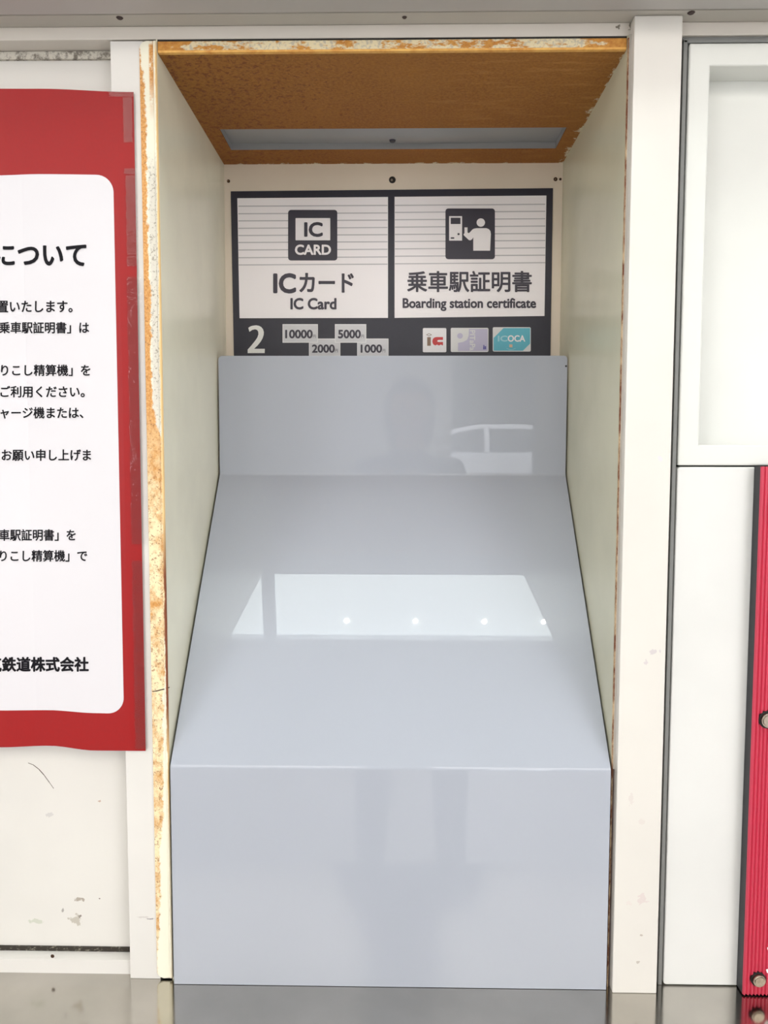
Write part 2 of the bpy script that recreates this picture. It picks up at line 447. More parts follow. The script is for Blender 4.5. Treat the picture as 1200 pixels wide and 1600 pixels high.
S('wall_back', -3.5, 3.5, 0.45, 0.6, -1.4, 1.215, M_wallw)
M_shut = plain('grey_shutter', (70, 76, 76), 0.5)
S('trim_7', 0.97, 1.6, -4.1, -4.0, -1.4, 1.3, M_shut, label='dark grey panelling beside the street opening')

# wall around the machine
PL = 0.03                                       # recess of the left panel
S('wall_counter', -1.6, -0.33, PL, 0.10, -0.672, 0.5075, M_leftpanel, label='chipped off-white wall panel under the red-bordered poster')
wl_ = bpy.data.objects['wall_counter']
sp_ = [(44, 1192), (52, 1195), (61, 1202), (69, 1211), (77, 1222), (84, 1232)]
bm = bmesh.new(); L = [at(u, v, PL) for u, v in sp_]
for k, p_ in enumerate(L[:-1]):
    n_ = L[k + 1]; w0 = .0005 * (1 - abs(k - 2) / 6); dd = (n_ - p_).normalized(); pp = Vector((-dd.z, 0, dd.x)) * w0
    bm.faces.new([bm.verts.new(c_ + Vector((0, -.0002, 0))) for c_ in (p_ - pp, n_ - pp, n_ + pp, p_ + pp)])
done('scratch', bm, M_screw, wl_)
g = S('baseboard_left', -1.6, -0.3425, 0.009, 0.10, ZL, -0.6735, M_strip, label='scuffed white baseboard between wall panel and steel counter')
o = box('joint', -1.6, -0.3425, 0.0265, 0.034, -0.6738, -0.668, M_gunk, g)
bm = bmesh.new()
for u, v in ((82, 1494),):
    p = at(u, v, .009); cyl(bm, (p.x, .009, p.z), .0026, .0020, .0008, n=12)
done('screw', bm, M_screw, g)
# strip between panel and flange
g = S('trim_2', -0.3415, XF + 0.004, 0.0, 0.06, ZL, 0.5058, M_strip, bev=0.0008, label='white vertical strip behind the poster edge')
# head trim
g1 = S('trim_1', -1.6, 1.6, 0.0, 0.12, 0.5075, 0.5228, M_trim, bev=0.0008, label='narrow white head trim above the recess')
o = box('joint', -1.6, -0.3425, 0.0255, 0.0302, 0.4975, 0.5068, M_caulk, g1)
bm = bmesh.new(); bm_box(bm, -1.6, 1.6, -0.0245, 0.12, 0.5230 + ZO, 0.60 + ZO, 0.0008)
g2 = struct(done('trim_4', bm, M_soffit), 'screwed soffit strip under the header')
for u, v, r in ((187, 28, .0042), (632, 27, .0030), (1080, 20, .0045)):
    d = R @ Vector(((u - 600) / F, -(v - 800) / F, -1.0)); t_ = (0.5228 + ZO - CAM.z) / d.z; p = CAM + d * t_
    bm = bmesh.new(); cyl(bm, (p.x, p.y, 0.5229 + ZO), r, r * .7, .0012, 'z', 16)
    done('screw', bm, M_groove, g2)
bm = bmesh.new(); bm_box(bm, -1.6, 1.6, -0.029, -0.0240, 0.5275 + ZO, 0.60 + ZO)
done('joint', bm, M_groove, g2)
S('trim_5', -1.6, 1.6, -0.068, -0.029, 0.5215, 1.215, M_soffit2, bev=0.001, label='grey header above the recess')

# right pillar
g3 = S('trim_3', 0.2915, 0.3485, -0.016, 0.10, ZL, 0.5226, M_pillar, bev=0.0012, label='smooth off-white pillar right of the recess')
# grey gasket around the door
gk = thing('door_gasket', 'grey grooved rubber gasket framing the upper and lower white door panels', 'gasket', (0.357, 0, ZL + ZO))
box('seal', 0.3478, 0.3525, 0.004, 0.04, ZL, 0.5075, M_gasket, gk)
box('seal', 0.3560, 0.3610, 0.001, 0.04, ZL, 0.5030, M_gasket, gk, bev=.0008)
box('groove', 0.3524, 0.3562, 0.010, 0.04, ZL, 0.5068, M_gasket_line, gk)
box('seal', 0.3560, 1.6, 0.001, 0.04, 0.4994, 0.5036, M_gasket, gk, bev=.0006)
box('seal', 0.3560, 1.6, 0.004, 0.04, 0.5044, 0.5072, M_gasket, gk)
box('groove', 0.3560, 1.6, 0.008, 0.04, 0.5034, 0.5048, M_gasket_line, gk)
box('backing', 0.348, 1.6, 0.06, 0.10, ZL, 0.5074, M_dark, gk)

# upper door panel
ud = thing('upper_door_panel', 'large white door panel with a recessed rectangular field, top right', 'panel', (0.56, 0, -0.0114 + ZO))
bm = bmesh.new()
X0, X1, Z0, Z1 = 0.3628, 0.98, -0.0108, 0.4985
a0, a1, b0, b1 = 0.3885, 0.955, 0.0150, 0.4717
outer = rrect(X0, Z0 + ZO, X1, Z1 + ZO, 0.004, n=4)
# frame: four bars joined as one bevelled ring
def ring(bm, o0, o1, p0, p1, i0, i1, j0, j1, yf, yb):
    for (xa, xb, za, zb) in ((o0, i0, p0, p1), (i1, o1, p0, p1), (i0, i1, p0, j0), (i0, i1, j1, p1)):
        bm_box(bm, xa, xb, yf, yb, za + ZO, zb + ZO)
vo = [(X0, Z0), (X1, Z0), (X1, Z1), (X0, Z1)]; vi = [(a0, b0), (a1, b0), (a1, b1), (a0, b1)]
A = [bm.verts.new((x, 0, z + ZO)) for x, z in vo]; B = [bm.verts.new((x, 0, z + ZO)) for x, z in vi]
Cc = [bm.verts.new((x, 0.04, z + ZO)) for x, z in vi]; Dd = [bm.verts.new((x, 0.04, z + ZO)) for x, z in vo]
for i in range(4):
    j = (i + 1) % 4
    bm.faces.new((A[i], A[j], B[j], B[i])); bm.faces.new((B[i], B[j], Cc[j], Cc[i])); bm.faces.new((A[j], A[i], Dd[i], Dd[j])); bm.faces.new((Dd[i], Cc[i], Cc[j], Dd[j]))
bm.normal_update()
es = [e for e in bm.edges if e.verts[0].co.y < .001 and e.verts[1].co.y < .001 and not (e.verts[0] in A) ^ (e.verts[1] in A)]
corner = [e for e in bm.edges if (e.verts[0] in A and e.verts[1] in Dd) or (e.verts[0] in Dd and e.verts[1] in A)]
bmesh.ops.bevel(bm, geom=es + corner, offset=0.0022, segments=3, affect='EDGES', profile=0.5)
done('frame', bm, M_door, ud)
box('inset_panel', a0 - .003, a1 + .003, 0.0402, 0.045, b0 - .003, b1 + .003, M_door, ud)
# lower door panel
ld = slab('lower_door_panel', rrect(0.3626, ZL + ZO + .0012, 0.4590, -0.0126 + ZO, 0.004, (1, 0, 0, 1), n=4), 0.0, 0.03, M_doorlow, bev=0.0015)
tag(ld, 'plain tall white door panel between the grey gasket and the red ribbed panel', 'panel')

# steel counter
sc = thing('steel_counter', 'brushed stainless steel counter shelf under the recess', 'counter', (0, -0.1, ZL - .05 + ZO))
box('countertop', -1.6, 1.6, -0.332, 0.44, ZL - 0.03, ZL, M_steel, sc, bev=0.002)
box('apron', -1.6, 1.6, -0.31, 0.44, -1.4, ZL - 0.031, plain('counter_apron', (150, 152, 155), .4), sc)

# ================================================================== RECESS
nk = thing('machine_recess', 'rust-edged cream metal recess holding the grey cover and the sign', 'recess', (0, 0.18, ZL + ZO))
# left flange, rounded outer corners, fold at inner edge
pts = rrect(XF, ZL + ZO + .0022, XL - .0015, 0.5049 + ZO, 0.0085, (1, 0, 0, 1))
bm = bmesh.new(); prism(bm, pts, -0.0018, 0.0)
es = [e for e in bm.edges if abs(e.verts[0].co.y + .0018) < 1e-6 and abs(e.verts[1].co.y + .0018) < 1e-6]
bmesh.ops.bevel(bm, geom=es, offset=0.0008, segments=2, affect='EDGES')
done('edge_flange', bm, M_flange, nk)
bm = bmesh.new(); bm_box(bm, XL - .0048, XL - .0002, -0.0042, 0.001, ZL + ZO + .003, 0.5045 + ZO, 0.0018, 3)
done('fold', bm, M_flange, nk)
pts = [C(*p, -.002) for p in ((238, 1081), (245, 1080.5), (252, 1078.5), (259, 1077), (265, 1074.5), (265, 1073.2), (258, 1075.6), (251, 1077.2), (245, 1078.8), (238, 1079.8))]
slab('crack', [(x, z + ZO) for x, z in pts], -.0022, -.0017, M_screw, nk)
box('side_panel', XL - 0.0016, XL, 0.0, D + .002, ZL, 0.5075, M_side_lit, nk)
box('side_panel', XR, XR + 0.0016, -0.0005, D + .002, ZL, 0.5075, M_side_shaded, nk)
box('edge_strip', XR + .0002, XR + .0018, -0.0035, -0.0005, ZL, 0.5035, M_rustline, nk)
box('edge_trim', XR + .0018, 0.2914, -0.004, 0.02, -0.40, 0.5075, M_soffit, nk)
box('edge_trim', XR + .0004, 0.2914, -0.002, 0.02, ZL, -0.40, M_gunkb, nk)
# back panel with screws
bp = box('back_panel', XL, XR, D, D + .004, ZL, 0.5075, M_back, nk)
for u, v, r in ((357, 283, .0028), (613, 281, .0058), (868, 280, .0034), (875.5, 280, .0022)):
    p = at(u, v, D); bm = bmesh.new(); cyl(bm, (p.x, D, p.z), r, r * .8, .0015, n=14); s_ = done('screw', bm, M_dark if r > .005 else M_screw, bp)
    if r > .0025:
        bm = bmesh.new(); cyl(bm, (p.x - r * .15, D - .0015, p.z - r * .1), r * .42, r * .3, .001, n=10); done('screw', bm, M_shiny, bp)
# rusty top panel with an opening near the back
bm = bmesh.new()
ox0, ox1, oy0, oy1 = -0.259, 0.264, 0.2285, 0.3145
for (xa, xb, ya, yb) in ((XL, XR, 0.004, oy0), (XL, XR, oy1, D), (XL, ox0, oy0, oy1), (ox1, XR, oy0, oy1)):
    bm_box(bm, xa, xb, ya, yb, ZC + ZO, ZC + .002 + ZO)
done('top_panel', bm, M_rust, nk)
box('front_lip', XL + .0006, XR - .0004, -0.001, 0.003, ZC + .0006, 0.5045, M_lip, nk, bev=.0006)
bm = bmesh.new(); bm_box(bm, XL + .0006, XR - .0004, -0.0014, 0.0052, ZC - .0008 + ZO, ZC + .0022 + ZO, .0011, 3); done('lip_fold', bm, M_lipedge, nk)
box('lip_gap', XL, XR, 0.001, 0.02, 0.5035, 0.5075, M_dark, nk)
# light cover above the opening: frame and a slightly sagging plastic sheet
M_plastic = plain('grey_plastic', (152, 152, 154), 0.3)
bm = bmesh.new(); NX = 40
grid = []
for i in range(NX + 1):
    x = ox0 - .004 + (ox1 - ox0 + .008) * i / NX
    s = math.sin(math.pi * i / NX)
    row = []
    for j in range(9):
        y = oy0 - .004 + (oy1 - oy0 + .008) * j / 8
        z = ZC + .012 - .0085 * (s ** 2) * math.sin(math.pi * j / 8) * (1 + .25 * math.sin(9 * x)) 
        row.append(bm.verts.new((x, y, z + ZO)))
    grid.append(row)
for i in range(NX):
    for j in range(8): bm.faces.new((grid[i][j], grid[i + 1][j], grid[i + 1][j + 1], grid[i][j + 1]))
df = done('diffuser', bm, M_plastic, nk, smooth=True)
for (xa, xb, ya, yb) in ((ox0 - .004, ox1 + .004, oy0 - .003, oy0), (ox0 - .004, ox1 + .004, oy1, oy1 + .003), (ox0 - .003, ox0, oy0, oy1), (ox1, ox1 + .003, oy0, oy1)):
    box('rim', xa, xb, ya, yb, ZC + .002, ZC + .02, M_plastic, nk)
bm = bmesh.new(); cyl(bm, (0.002, 0.283, ZC + .0045 + ZO), .0052, .0045, .003, 'z', 14); done('knob', bm, M_icon, nk)
box('housing', XL - .01, XR + .01, 0.03, D + .01, 0.515, 0.522, M_dark, nk)

# ================================================================== COVER PANEL (bent grey acrylic)
T0 = C(343, 556, .296)[1]
prof = [(0.296, T0), (0.296, -0.030), (-0.0105, -0.399), (-0.0105, ZL + .0006)]
def rounded(pr, r=0.0030, n=8):
    out = [pr[0]]
    for i in range(1, len(pr) - 1):
        a, b, c = Vector(pr[i - 1]), Vector(pr[i]), Vector(pr[i + 1])
        p = b + (a - b).normalized() * r; q_ = b + (c - b).normalized() * r
        out.append(tuple(p + (a - b).normalized() * .0012))
        for k in range(n + 1):
            s = k / n; out.append(tuple(p * (1 - s) ** 2 + b * 2 * s * (1 - s) + q_ * s * s))
        out.append(tuple(q_ + (c - b).normalized() * .0012))
    out.append(pr[-1]); return out
cp = rounded(prof)
cp = [cp[0], (cp[0][0], cp[0][1] - .006), (cp[0][0], cp[0][1] - .03)] + cp[1:]
cx0, cx1 = XL + .0034, XR - .0026
bm = bmesh.new(); cr = .0062
xs = [cx0 + cr * (1 - math.cos(math.radians(a))) for a in (0, 15, 30, 45, 60, 75, 90)]
xs = xs + [cx0 + (cx1 - cx0) * k / 12 for k in range(1, 12)] + [cx1 - (x - cx0) for x in reversed(xs)]
rows = []
for x in xs:
    col = []
    e = min(x - cx0, cx1 - x)
    dz = 0 if e >= cr else cr - math.sqrt(max(0, cr * cr - (cr - e) ** 2))
    for k, (y, z) in enumerate(cp):
        zz = z - dz if k == 0 else (z - dz * .0 if z < T0 - cr * 1.01 else z - dz)
        # lower part sits a hair wider; front sags out very slightly at the left
        col.append(bm.verts.new((x, y, min(zz, z) + ZO)))
    rows.append(col)
for i in range(len(rows) - 1):
    for j in range(len(cp) - 1): bm.faces.new((rows[i][j], rows[i + 1][j], rows[i + 1][j + 1], rows[i][j + 1]))
bmesh.ops.recalc_face_normals(bm, faces=bm.faces[:])
if sum(f.normal.y for f in bm.faces) > 0: bmesh.ops.reverse_faces(bm, faces=bm.faces[:])
me = bpy.data.meshes.new('cover_sheet'); bm.to_mesh(me); bm.free()
cv = thing('cover_panel', 'glossy light grey acrylic sheet bent to hide the closed machine', 'cover', (0, 0.1, ZL + ZO))
cs = link('sheet', me, M_cover, cv)
so = cs.modifiers.new('thickness', 'SOLIDIFY'); so.thickness = 0.003; so.offset = -1
for kk in (1, -1):
    pass
p = at(884.5, 572, .2955); bm = bmesh.new(); cyl(bm, (p.x, .2958, p.z), .0016, .0012, .0008, n=12); done('rivet', bm, M_dark, cv)

# ================================================================== SIGN BOARD
YS = D - .0015
sg = thing('sign_board', 'dark navy and white sign reading IC Card and Boarding station certificate', 'sign', (0, YS, 0.15 + ZO))
pl = [at(360.5, 299, YS), at(864, 294, YS), at(860, 560, YS), at(365.6, 560, YS)]
bm = bmesh.new(); prism(bm, [(p.x, p.z) for p in (pl[3], pl[2], pl[1], pl[0])], YS, D - .0001); done('board', bm, M_navy, sg)
Y1, Y2, Y3, Y4 = YS - .0003, YS - .0006, YS - .0009, YS - .0012
def c2(x, y): return (340 + x / 4, 240 + y / 4)
def c3(x, y): return (600 + x / 4, 240 + y / 4)
wl = flat('white_field', [[c2(123, 279), c2(1065, 271), c2(1065, 1027), c2(137, 1029)]], Y1, M_signwhite, sg)
wr = flat('white_field', [[c3(66, 270), c3(1015, 262), c3(1003, 1015), c3(66, 1027)]], Y1, M_signwhite, sg)
for (f_, a, b, tilt, ya) in ((wl, 130, 1062, -5, [326, 373, 418, 464, 509, 553, 600, 648, 693]), (wr, 68, 1008, -7, [320, 364, 410, 456, 502, 546, 592, 638, 685])):
    cc = c2 if f_ is wl else c3
    for y in ya:
        flat('stripe', [[cc(a, y - 3 - tilt / 2), cc(b, y - 3 + tilt / 2), cc(b, y + 3.5 + tilt / 2), cc(a, y + 3.5 - tilt / 2)]], Y2, M_stripe, f_)
# left pictogram
ic = flat('pictogram', [rq(*c2(441, 352), *c2(748, 668), 4.5)], Y3, M_icon, wl)
flat('card_shape', [rq(*c2(487, 403), *c2(704, 542), .8)], Y4, M_signwhite, wl)
text('lettering', 'IC', *c2(545, 432), *c2(653, 517), Y4 - .0002, M_icon, wl, .035)
text('lettering', 'CARD', *c2(486, 571), *c2(706, 631), Y4, M_signwhite, wl, .034)
text('lettering', 'IC', *c2(353, 753), *c2(485, 869), Y3, M_text, wl, .035)
text('lettering', 'カード', *c2(514, 749), *c2(848, 866), Y3, M_text, wl, .025)
text('lettering', 'IC Card', *c2(458, 905), *c2(740, 972), Y3, M_text, wl, .032)
# right pictogram: person using a machine
flat('pictogram', [rq(*c3(384, 343), *c3(693, 660), 4.5)], Y3, M_icon, wr)
flat('machine_shape', [[c3(*p) for p in ((407, 391), (488, 391), (488, 544), (407, 544))]], Y4, M_signwhite, wr)
flat('machine_shape', [[c3(*p) for p in ((417, 401), (478, 401), (478, 440), (417, 440))], circ(*c3(466, 503), 1.7), [c3(*p) for p in ((417, 523), (439, 523), (439, 532), (417, 532))]], Y4 - .0002, M_icon, wr)
flat('person_shape', [circ(*c3(605, 431), 6.6),
    [c3(*p) for p in ((558, 607), (558, 524), (549, 537), (540, 542), (530, 540), (498, 510), (497, 504), (503, 497), (503, 461), (522, 461), (522, 492), (527, 497), (535, 494), (552, 475), (562, 469), (580, 466), (640, 466), (655, 472), (665, 484), (668, 502), (663, 607))]], Y4, M_signwhite, wr)
text('lettering', '乗車駅証明書', *c3(147, 736), *c3(921, 864), Y3, M_text, wr, .02)
text('lettering', 'Boarding station certificate', *c3(119, 905), *c3(948, 982), Y3, M_text, wr, .03)
# numeral
flat('numeral', [[c2(*p) for p in ((192, 1089), (203, 1081), (217, 1076), (240, 1073), (258, 1076), (273, 1084), (284, 1098), (289, 1115), (288, 1133), (281, 1155), (268, 1177), (250, 1199), (228, 1220), (295, 1220), (294, 1247), (188, 1247), (188, 1225), (212, 1198), (233, 1172), (248, 1150), (255, 1130), (254, 1113), (247, 1102), (234, 1098), (217, 1102), (199, 1114))]], Y2, M_two, sg)
for (r_, t_, y_, s) in (((571, 1156, 767, 1285), (592, 1195, 730, 1243), (734, 1222, 751, 1242), '2000'), ((872, 1156, 1068, 1285), (896, 1195, 1026, 1243), (1031, 1222, 1048, 1242), '1000'),
                     ((406, 1066, 627, 1182), (425, 1103, 592, 1153), (596, 1132, 613, 1152), '10000'), ((733, 1066, 929, 1182), (755, 1103, 893, 1153), (898, 1132, 915, 1152), '5000')):
    up = .0003 if s in ('10000', '5000') else 0
    lb = flat('price_label', [q(*c2(r_[0], r_[1]), *c2(r_[2], r_[3]))], Y2 - up, M_labeledge, sg)
    flat('face', [q(*c2(r_[0] + 4, r_[1] + 5), *c2(r_[2] - 4, r_[3] - 5))], Y2 - up - .0001, M_label, lb)
    text('lettering', s, *c2(t_[0], t_[1]), *c2(t_[2], t_[3]), Y3 - up - .0002, M_text, lb, .035)
    text('lettering', '円', *c2(y_[0], y_[1]), *c2(y_[2], y_[3]), Y3 - up - .0002, M_text, lb, 0)
# card stickers
def c6(x, y): return (640 + x / 5.714, 500 + y / 5.714)
M_stw = plain('sticker_white', (240, 238, 240), .4); M_str = plain('sticker_red', (205, 60, 62), .4); M_stb = plain('sticker_brown', (140, 112, 92), .4)
M_lav = plain('sticker_lavender', (196, 192, 215), .4); M_pale = plain('sticker_pale', (226, 226, 226), .4); M_teal = plain('sticker_teal', (98, 186, 205), .4); M_blue = plain('sticker_blue', (86, 80, 160), .4)
M_teal2 = plain('sticker_teal_light', (165, 214, 224), .4); M_or = plain('sticker_orange', (225, 190, 160), .4)
s1 = flat('card_sticker', [rq(*c6(118, 72), *c6(328, 288), 1.8)], Y2, M_stw, sg)
flat('emblem', [q(*c6(157, 153), *c6(189, 230))], Y3, M_stb, s1)
flat('emblem', [[c6(147, 132), c6(173, 119), c6(200, 132), c6(173, 145)]], Y3, M_stb, s1)
flat('emblem', [[c6(156, 132), c6(173, 124), c6(191, 132), c6(173, 140)]], Y3 - .0001, M_stw, s1)
arc = [c6(298, 152), c6(240, 152), c6(222, 156), c6(208, 168), c6(203, 188), c6(206, 208), c6(217, 222), c6(230, 226), c6(298, 226)]
flat('emblem', [arc], Y3, M_str, s1)
flat('emblem', [[c6(298, 178), c6(258, 178), c6(248, 184), c6(248, 192), c6(258, 196), c6(298, 196)], circ(*c6(245, 231), 1.9), circ(*c6(280, 231), 1.9)], Y3 - .0001, M_stw, s1)
s2 = flat('card_sticker', [rq(*c6(367, 70), *c6(704, 286), 2.2)], Y2, M_pale, sg)
flat('face', [[c6(530, 80), c6(697, 80), c6(697, 277), c6(432, 277), c6(432, 205), c6(480, 195), c6(515, 175), c6(528, 140)], circ(*c6(450, 142), 4.4)], Y3, M_lav, s2)
text('lettering', 'PITaPa', *c6(538, 92), *c6(584, 272), Y4, M_pale, s2, .02, rot=-90)
text('lettering', 'i', *c6(658, 225), *c6(668, 262), Y4, M_blue, s2, .03)
flat('emblem', [q(*c6(671, 234), *c6(683, 262))], Y4, M_blue, s2)
s3 = flat('card_sticker', [rq(*c6(742, 64), *c6(1082, 282), 2.2)], Y2, M_pale, sg)
flat('face', [[c6(838, 72), c6(1076, 72), c6(1076, 210), c6(1012, 274), c6(750, 274), c6(750, 160)]], Y3, M_teal, s3)
text('lettering', 'IC', *c6(790, 142), *c6(872, 190), Y4, M_teal2, s3, .04)
text('lettering', 'OCA', *c6(878, 138), *c6(1030, 192), Y4, M_signwhite, s3, .03)
flat('emblem', [q(*c6(890, 218), *c6(918, 244))], Y4, M_or, s3)
sm = [c6(866 + 8 * k, 250 + 14 * math.sin(math.pi * k / 10)) for k in range(11)]
flat('emblem', [sm + [(u, v + .7) for u, v in reversed(sm)]], Y4, M_teal2, s3)

# ================================================================== POSTER
YP = -.0035
po = thing('notice_poster', 'red-bordered white paper notice taped to the wall, cut off at the left frame edge', 'poster', (-0.41, YP, -0.38 + ZO))
def bulge(x, z):
    zr = z - ZO; s = min(1, max(0, (-0.335 - x) / 0.12))
    return .010 * s + .0035 * s * math.sin(zr * 9 + 1.0)
def sheet(name, outline_top, outline_bot, left_u, right_fn, Y, mat, parent, r=0.0, thick=0.0):
    """grid between top and bottom outlines; outlines are (x -> z) samplers"""
    bm = bmesh.new(); N, Mz = 44, 36; g = []
    xl = left_u
    for i in range(N + 1):
        s = 1 - (1 - i / N) ** 2.2; row = []
        for j in range(Mz + 1):
            t = j / Mz
            xr = right_fn(t); x = xl + (xr - xl) * s
            zt, zb = outline_top(x), outline_bot(x)
            e = xr - x
            if r and e < r:
                k = r - math.sqrt(max(0, r * r - (r - e) ** 2)); zt -= k; zb += k
            z = zb + (zt - zb) * t
            p_ = Vector((x, Y, z + ZO)); row.append(bm.verts.new(CAM + (p_ - CAM) * (1 + bulge(x, z + ZO) / (Y - CAM.y))))
        g.append(row)
    for i in range(N):
        for j in range(Mz):
            f = bm.faces.new((g[i][j], g[i + 1][j], g[i + 1][j + 1], g[i][j + 1]))
    if thick:
        bmesh.ops.recalc_face_normals(bm, faces=bm.faces[:])
        r_ = bmesh.ops.extrude_face_region(bm, geom=bm.faces[:]); bmesh.ops.translate(bm, vec=(0, thick, 0), verts=[v for v in r_['geom'] if isinstance(v, bmesh.types.BMVert)])
    me = bpy.data.meshes.new(name)
    bmesh.ops.recalc_face_normals(bm, faces=bm.faces[:]); bm.to_mesh(me); bm.free()
    return link(name, me, mat, parent, smooth=False)
def interp(tab):
    tab = sorted(tab)
    def f(x):
        if x <= tab[0][0]: return tab[0][1]
        for (xa, za), (xb, zb) in zip(tab, tab[1:]):
            if x <= xb:
                s = (x - xa) / (xb - xa); s = s * s * (3 - 2 * s); return za + (zb - za) * s
        return tab[-1][1]
    return f
W_ = lambda u, v: C(u, v, YP + .004)
top = interp([W_(-250, 141), W_(0, 141), W_(60, 141), W_(208, 146)])
bot = interp([W_(-250, 1172), W_(-60, 1168), W_(0, 1166), W_(80, 1163.5), W_(150, 1171), W_(228, 1171.5)])
xr_t, xr_b = C(208.5, 143, YP)[0], C(227.5, 1170, YP)[0]
LX = -0.98
ps = sheet('paper', top, bot, LX, lambda t: xr_b + (xr_t - xr_b) * t, YP, M_red, po, thick=.0003)
wt = interp([W_(-250, 276), W_(0, 276), W_(60, 274), W_(178, 275)])
wb = interp([W_(-250, 1112), W_(0, 1108.5), W_(80, 1108), W_(150, 1112.5), W_(193, 1113.5)])
xa, xb_ = C(177.5, 300, YP)[0], C(193.5, 1100, YP)[0]
sheet('white_field', wt, wb, LX + .06, lambda t: xb_ + (xa - xb_) * t, YP - .0003, M_white, po, r=.021)
def ptext(body, u0, v0, u1, v1, bold=.02):
    # the poster is slightly further back towards the left: correct with the local depth
    yy = YP - .0006
    return text('lettering', body, u0, v0, u1, v1, yy, M_ink, po, bold, yfun=bulge)
ptext('について', -7, 382, 134, 415, .028)
for s, u0, u1, v in (('置いたします。', -4, 113, 479), ('乗車駅証明書」は', -1, 139, 512), ('りこし精算機」を', 2, 141, 578.5), ('ご利用ください。', 1, 132, 612),
                     ('ャージ機または、', 1, 130, 645), ('お願い申し上げま', 3, 142, 711), ('車駅証明書」を', -1, 118, 836), ('りこし精算機」で', 0, 136, 868.5)):
    ptext(s, u0, v - 8.8, u1, v + 8.8)
ptext('気鉄道株式会社', -19, 1027, 138, 1049, .035)
# clear tape pieces down the right edge
for u0, u1, v0, v1 in ((192, 206, 152, 222), (194, 214, 263, 272), (196, 214.5, 274, 416), (198, 222, 432, 850), (206, 227, 876, 1170), (170, 209, 143, 151)):
    e = YP - .0007
    pts = [at(u0, v0, e), at(u1 + .002 * 0, v0, e), at(u1 + (v1 - v0) * .018, v1, e), at(u0 + (v1 - v0) * .018, v1, e)]
    bm = bmesh.new(); n = 16; L = []
    for k in range(n + 1):
        s = k / n; a = pts[0] * (1 - s) + pts[3] * s; b = pts[1] * (1 - s) + pts[2] * s
        w = .0006 * math.sin(k * 2.3 + u0)
        L.append((bm.verts.new(a + Vector((w, 0, 0))), bm.verts.new((a + b) / 2 + Vector((0, -.0002, 0))), bm.verts.new(b)))
    for k in range(n):
        for j in range(2): bm.faces.new((L[k][j], L[k][j + 1], L[k + 1][j + 1], L[k + 1][j]))
    for f_ in bm.faces:
        f_.normal_update()
        if f_.normal.y > 0: f_.normal_flip()
    me = bpy.data.meshes.new('tape'); bm.to_mesh(me); bm.free(); link('tape', me, M_tape, po, smooth=True)

# ================================================================== RED RIBBED PANEL
rp = thing('ribbed_panel', 'crimson vertically ribbed plastic panel on black backing, bolted, at right edge', 'panel', (0.6, 0, ZL + ZO))
rx0, rx1, rz0, rz1 = 0.4580, 0.86, ZL + .0022, C(1190, 729, -.019)[1]
box('backing', rx0, rx1, -0.0162, 0.03, rz0 - .0005, rz1, M_black, rp, bev=.0008)
bm = bmesh.new(); pitch = .0047; prev = None; x = rx0; k = 0; prof_r = []
while x < rx1:
    for s, dy in ((0, .0012), (.1, .0002), (.22, -.0010), (.4, -.0016), (.58, -.0010), (.7, .0002), (.8, .0012)):
        prof_r.append((x + s * pitch, -.0185 + dy))
    x += pitch
va = [bm.verts.new((x, y, rz0 + ZO)) for x, y in prof_r]; vb = [bm.verts.new((x, y, rz1 + ZO)) for x, y in prof_r]
wa = [bm.verts.new((x, -.0166, rz0 + ZO)) for x, y in prof_r]; wb2 = [bm.verts.new((x, -.0166, rz1 + ZO)) for x, y in prof_r]
for i in range(len(va) - 1):
    bm.faces.new((va[i], va[i + 1], vb[i + 1], vb[i])); bm.faces.new((va[i + 1], va[i], wa[i], wa[i + 1])); bm.faces.new((vb[i], vb[i + 1], wb2[i + 1], wb2[i])); bm.faces.new((wa[i], wa[i + 1], wb2[i + 1], wb2[i]))
bm.faces.new((va[0], vb[0], wb2[0], wa[0])); bm.faces.new((va[-1], wa[-1], wb2[-1], vb[-1]))
done('ribbed_sheet', bm, M_redrib, rp)
for u, v, r in ((1203, 1127, .0092), (1188, 1535, .0078)):
    p = at(u, v, -.026); bm = bmesh.new()
    vs = cyl(bm, (p.x, -.0165, p.z), r, r, .0095, n=28)
    es = [e for e in bm.edges if e.verts[0].co.y < -.025 and e.verts[1].co.y < -.025]
    bmesh.ops.bevel(bm, geom=es, offset=.0018, segments=3, affect='EDGES')
    b_ = done('bolt', bm, M_bolt, rp)
    bm = bmesh.new(); cyl(bm, (p.x, -.0165, p.z), r * 1.22, r * 1.22, .0042, n=28); done('dark_ring', bm, M_dark, rp)  # plain dark ring round the foot of the bolt
def c9(x, y): return (1100 + x / 8, 1400 + y / 8)
M_pw = plain('panel_white_print', (245, 242, 242), .4)
flat('lettering', [[c9(788, 652), c9(800, 636), c9(830, 640), c9(835, 668), c9(800, 676)]], -.0201, M_pw, rp)
flat('lettering', [[c9(774, 918), c9(800, 912), c9(838, 916), c9(836, 962), c9(805, 968), c9(786, 958)]], -.0201, M_pw, rp)

